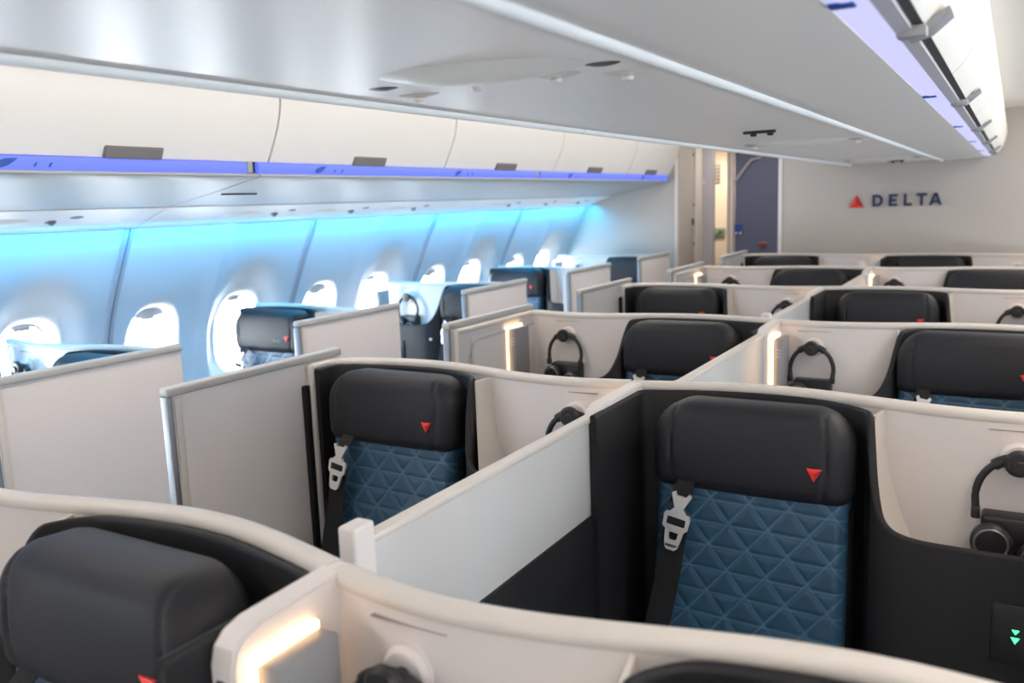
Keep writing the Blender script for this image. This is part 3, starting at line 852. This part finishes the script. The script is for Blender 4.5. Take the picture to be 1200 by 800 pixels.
def make_seat():
    """origin: under the middle of the headrest, at the wall behind the seat"""
    root = bpy.data.objects.new('passenger_chair', None); COL.objects.link(root)
    hr = finish(headrest_grid(), 'headrest', M['leather'], root, 60)
    hr.location = (0, -.138, 1.096); hr.rotation_euler = (math.radians(-4), 0, 0)
    tag = bpy.data.objects.new('emblem_tag', None); COL.objects.link(tag); tag.parent = hr
    tag.location = (.146, -.0705, -.028)
    emblem(.028, tag, flip=True, th=.004)
    q = finish(quilt_mesh(), 'backrest', M['quilt'], root, 60)
    q.location = (0, -.275, .42); q.rotation_euler = (math.radians(-8), 0, 0)
    bm = NB(); box(bm, (-.215, -.17, .25), (.215, -.06, 1.0), .03, 3); finish(bm, 'back_shell', M['liner'], root)
    bm = NB(); box(bm, (-.225, -.80, .33), (.225, -.26, .46), .035, 4); finish(bm, 'seat_cushion', M['quilt'], root)
    bm = NB(); box(bm, (-.20, -.76, 0), (.20, -.12, .34), .02, 2); finish(bm, 'base', M['liner'], root)
    # shoulder belt hanging down the left of the backrest
    def strap(P, w=.046, th=.003):
        bm = NB(); rows = []
        for i, p in enumerate(P):
            p = Vector(p); t = Vector(P[min(i + 1, len(P) - 1)]) - Vector(P[max(i - 1, 0)]); t.normalize()
            nrm = Vector((0, -1, .1)); s = t.cross(nrm).normalized()
            n = s.cross(t).normalized()
            rows.append([p - s * w / 2 - n * th / 2, p + s * w / 2 - n * th / 2, p + s * w / 2 + n * th / 2, p - s * w / 2 + n * th / 2])
        vv = grid(bm, rows, close_v=True); cap(bm, vv[0]); cap(bm, vv[-1]); return bm
    finish(strap([(-.128, -.198, 1.03), (-.132, -.222, 1.005), (-.135, -.236, .99), (-.136, -.240, .98)], .040), 'belt_strap', M['belt'], root)
    finish(strap([(-.140, -.243, .94), (-.146, -.246, .90), (-.153, -.250, .85), (-.163, -.258, .78), (-.178, -.268, .70), (-.188, -.28, .62), (-.195, -.29, .52), (-.2, -.30, .47)], .056), 'belt_strap', M['belt'], root)
    bk = bpy.data.objects.new('buckle', None); COL.objects.link(bk); bk.parent = root
    bk.location = (-.134, -.252, .958); bk.rotation_euler = (math.radians(-8), math.radians(10), 0); bk.scale = (.88, 1, .88)
    bm = NB()
    # claw that grips the upper strap
    prism(bm, [(-.026, .052), (-.018, .058), (-.012, .048), (.012, .048), (.018, .058), (.026, .052), (.016, .028), (.010, .014), (-.010, .014), (-.016, .028)], 'y', -.004, .004)
    prism(bm, [(-.012, .016), (.012, .016), (.03, -.006), (.022, -.008), (0, .006), (-.022, -.008), (-.03, -.006)], 'y', -.005, .003)
    finish(bm, 'claw', M['metal'], bk)
    bm = NB()
    def frame(out, inn):
        rows = [[(p[0], y, p[1]) for p in P_] for P_, y in ((out, .003), (out, -.004), (inn, -.004), (inn, .003))]
        grid(bm, rows, close_u=True, close_v=True)
    frame([(-.034, -.004), (-.030, .004), (.030, .004), (.034, -.004), (.032, -.034), (.026, -.040), (-.026, -.040), (-.032, -.034)],
          [(-.024, -.010), (-.022, -.008), (.022, -.008), (.024, -.010), (.024, -.026), (.022, -.028), (-.022, -.028), (-.024, -.026)])
    frame([(-.024, -.038), (.024, -.038), (.021, -.062), (.017, -.085), (.010, -.092), (-.010, -.092), (-.017, -.085), (-.021, -.062)],
          [(-.012, -.046), (.012, -.046), (.011, -.060), (.009, -.064), (.006, -.066), (-.006, -.066), (-.009, -.064), (-.011, -.060)])
    box(bm, (-.014, -.004, -.084), (.014, .003, -.078))
    finish(bm, 'tongue', M['metal'], bk)
    bm = NB(); box(bm, (-.024, -.003, -.029), (.024, .002, -.006), .001); finish(bm, 'loop', M['belt'], bk)
    bm = NB(); box(bm, (-.010, -.0015, -.078), (.010, .002, -.064)); finish(bm, 'slot', M['dark'], bk)
    return root

def make_headphones():
    """origin: on the hook"""
    root = bpy.data.objects.new('headphones', None); COL.objects.link(root)
    arc = [(.072 * math.cos(a), 0, -.082 + .082 * math.sin(a)) for a in [PI * i / 20 for i in range(21)]]
    bm = NB(); tube(bm, [(.068, -.01, -.125)] + arc + [(-.068, -.01, -.125)], .0075, 10); finish(bm, 'headband', M['plastic'], root, 50)
    bm = NB(); tube(bm, [arc[i] for i in range(6, 15)], .0115, 10); finish(bm, 'pad', M['plastic'], root, 50)
    bm = NB(); disc(bm, (0, -.006, -.004), (0, -1, 0), .026, .018, 22, .005); finish(bm, 'knob', M['plastic'], root)
    for s in (-1, 1):
        bm = NB(); box(bm, (s * .070 - .008, -.016, -.125), (s * .070 + .008, .004, -.10), .004); finish(bm, 'slider', M['plastic'], root)
        bm = NB(); disc(bm, (s * .040, -.022, -.160 - (s > 0) * .022), (0, -1, 0), .037, .030, 28, .008); cp = finish(bm, 'ear_cup', M['plastic'], root)
        bm = NB(); tube(bm, [(s * .040 + .029 * math.cos(2 * PI * i / 28), -.052, -.160 - (s > 0) * .022 + .029 * math.sin(2 * PI * i / 28)) for i in range(28)], .0022, 6, True); finish(bm, 'ring', M['steel'], cp)
    return root

COLS = {'L': (XL, 'L', 'left centre column', NICHE), 'R': (XR, 'R', 'right centre column', NICHE), 'O': (XO, 'R', 'window column', NICHE_O)}
suite_t, used = {}, set()
seat_t = make_seat(); seat_first = True
hp_t = make_headphones(); hp_first = True
HP = {('L', 1), ('R', 1), ('L', 2), ('R', 2), ('L', 3), ('R', 3), ('L', 4), ('R', 4), ('R', 0), ('O', 0), ('O', 2), ('O', 3)}
for cname, (x0, aisle, where, rows) in COLS.items():
    for k, yn in enumerate(rows):
        if cname == 'O': kind = 1 if k % 2 == 0 else 2
        else: kind = 1 if k % 2 == 0 else 2
        key = (kind, aisle, cname == 'O')
        if key not in suite_t: suite_t[key] = make_suite(*key)
        s = suite_t[key] if key not in used else copy_tree(suite_t[key])
        used.add(key)
        xk = x0 - (.032 if cname == 'L' and kind == 2 else 0)
        s.location = (xk, yn, 0)
        nth = ('nearest row' if k == 0 else '%s row back' % ORD[k])
        s['label'] = 'white suite shell with dark liner, %s, %s from the camera' % (where, nth)
        s['category'] = 'suite'; s['group'] = 'suite shells'
        st = seat_t if seat_first else copy_tree(seat_t); seat_first = False
        sx_ = xk + (.268 if kind == 2 else .655)
        st.location = (sx_, yn, 0)
        st['label'] = 'charcoal seat with blue quilted back, %s, %s from the camera' % (where, nth)
        st['category'] = 'seat'; st['group'] = 'airline seats'
        if (cname, k) in HP:
            h = hp_t if hp_first else copy_tree(hp_t); hp_first = False
            hx = (.803 if aisle == 'L' else .778) if kind == 2 else .165
            h.location = (xk + hx, yn + yoff(hx, kind) - .048, 1.128)
            h['label'] = 'black headphones on the console hook, %s, %s from the camera' % (where, nth)
            h['category'] = 'headphones'; h['group'] = 'headphones on hooks'

# dividers between each centre pair
def make_divider(fr, panel=True):
    """origin at the wall of its row; runs forward along -y"""
    root = bpy.data.objects.new('pair_divider', None); COL.objects.link(root)
    w = .0185
    bm = NB()
    prism(bm, [(-.012, 0), (fr, 0), (fr, 1.165), (fr + .006, 1.186), (fr + .02, 1.198), (fr + .045, 1.205), (-.012, 1.209)], 'x', -w, w)
    bmesh.ops.bevel(bm, geom=[e for e in bm.edges if abs(e.verts[0].co.x - e.verts[1].co.x) < 1e-6], offset=.004, segments=2, affect='EDGES')
    b = finish(bm, 'fixed_block', M['wall'], root, 30)
    bm = NB(); box(bm, (-.006, fr - .003, .3), (.006, fr + .002, 1.15)); finish(bm, 'groove', M['dark'], b)
    if not panel: return root            # the sliding panel of this row is pushed back into its block
    bm = NB(); box(bm, (-.008, -1.06, .965), (.008, fr - .002, 1.178), .001); finish(bm, 'frosted_panel', M['frost'], root)
    bm = NB(); box(bm, (-.012, -1.065, 1.176), (.012, fr - .002, 1.190), .004); finish(bm, 'panel_rail', M['trim'], root)
    bm = NB(); box(bm, (-.014, -1.10, .04), (.014, fr - .02, .968), .004); finish(bm, 'lower_panel', M['liner'], root)
    bm = NB(); box(bm, (-.016, -1.10, .04), (.016, -1.055, 1.214 if fr < -.25 else 1.19), .005, 3); finish(bm, 'front_post', M['wall'], root)
    return root
div_t = {0: make_divider(-.212, False), 1: make_divider(-.235), 2: make_divider(-.30)}
for k, yn in enumerate(NICHE):
    kd = 0 if k == 0 else (1 if k % 2 == 0 else 2)
    d = div_t[kd] if k < 3 else copy_tree(div_t[kd])
    d.location = (-.718 if k % 2 == 0 else -.781, yn - .035, 0)
    d['label'] = ('short white divider block with its panel pushed in, between the two nearest centre seats' if k == 0 else 'pale divider with frosted panel between the two centre seats, %s row back from the camera' % ORD[k])
    d['category'] = 'divider'; d['group'] = 'dividers between centre seats'

# print beside the tag of the second window seat, upside down as the tag is
def print_on(seat):
    hr = [c for c in seat.children if c.name.startswith('headrest')][0]
    for txt, sz, lx, lz in (('DELTA', .011, .112, -.010), ('ONE', .022, .118, -.030)):
        cu = bpy.data.curves.new('print', 'FONT'); cu.body = txt; cu.size = sz; cu.extrude = .0004; cu.align_x = 'CENTER'
        tmp = bpy.data.objects.new('print', cu); COL.objects.link(tmp)
        dg = bpy.context.evaluated_depsgraph_get()
        me = bpy.data.meshes.new_from_object(tmp.evaluated_get(dg))
        bpy.data.objects.remove(tmp)
        me.materials.clear(); me.materials.append(M['slot'])
        o = bpy.data.objects.new('print', me); COL.objects.link(o); o.parent = hr
        o.location = (lx - .035, -.0745, lz); o.rotation_euler = (PI / 2, PI, 0)
        o['label'] = 'small grey print, upside down'
for o in list(COL.objects):
    if o.get('category') == 'seat' and 'window column, second' in o['label']: print_on(o)
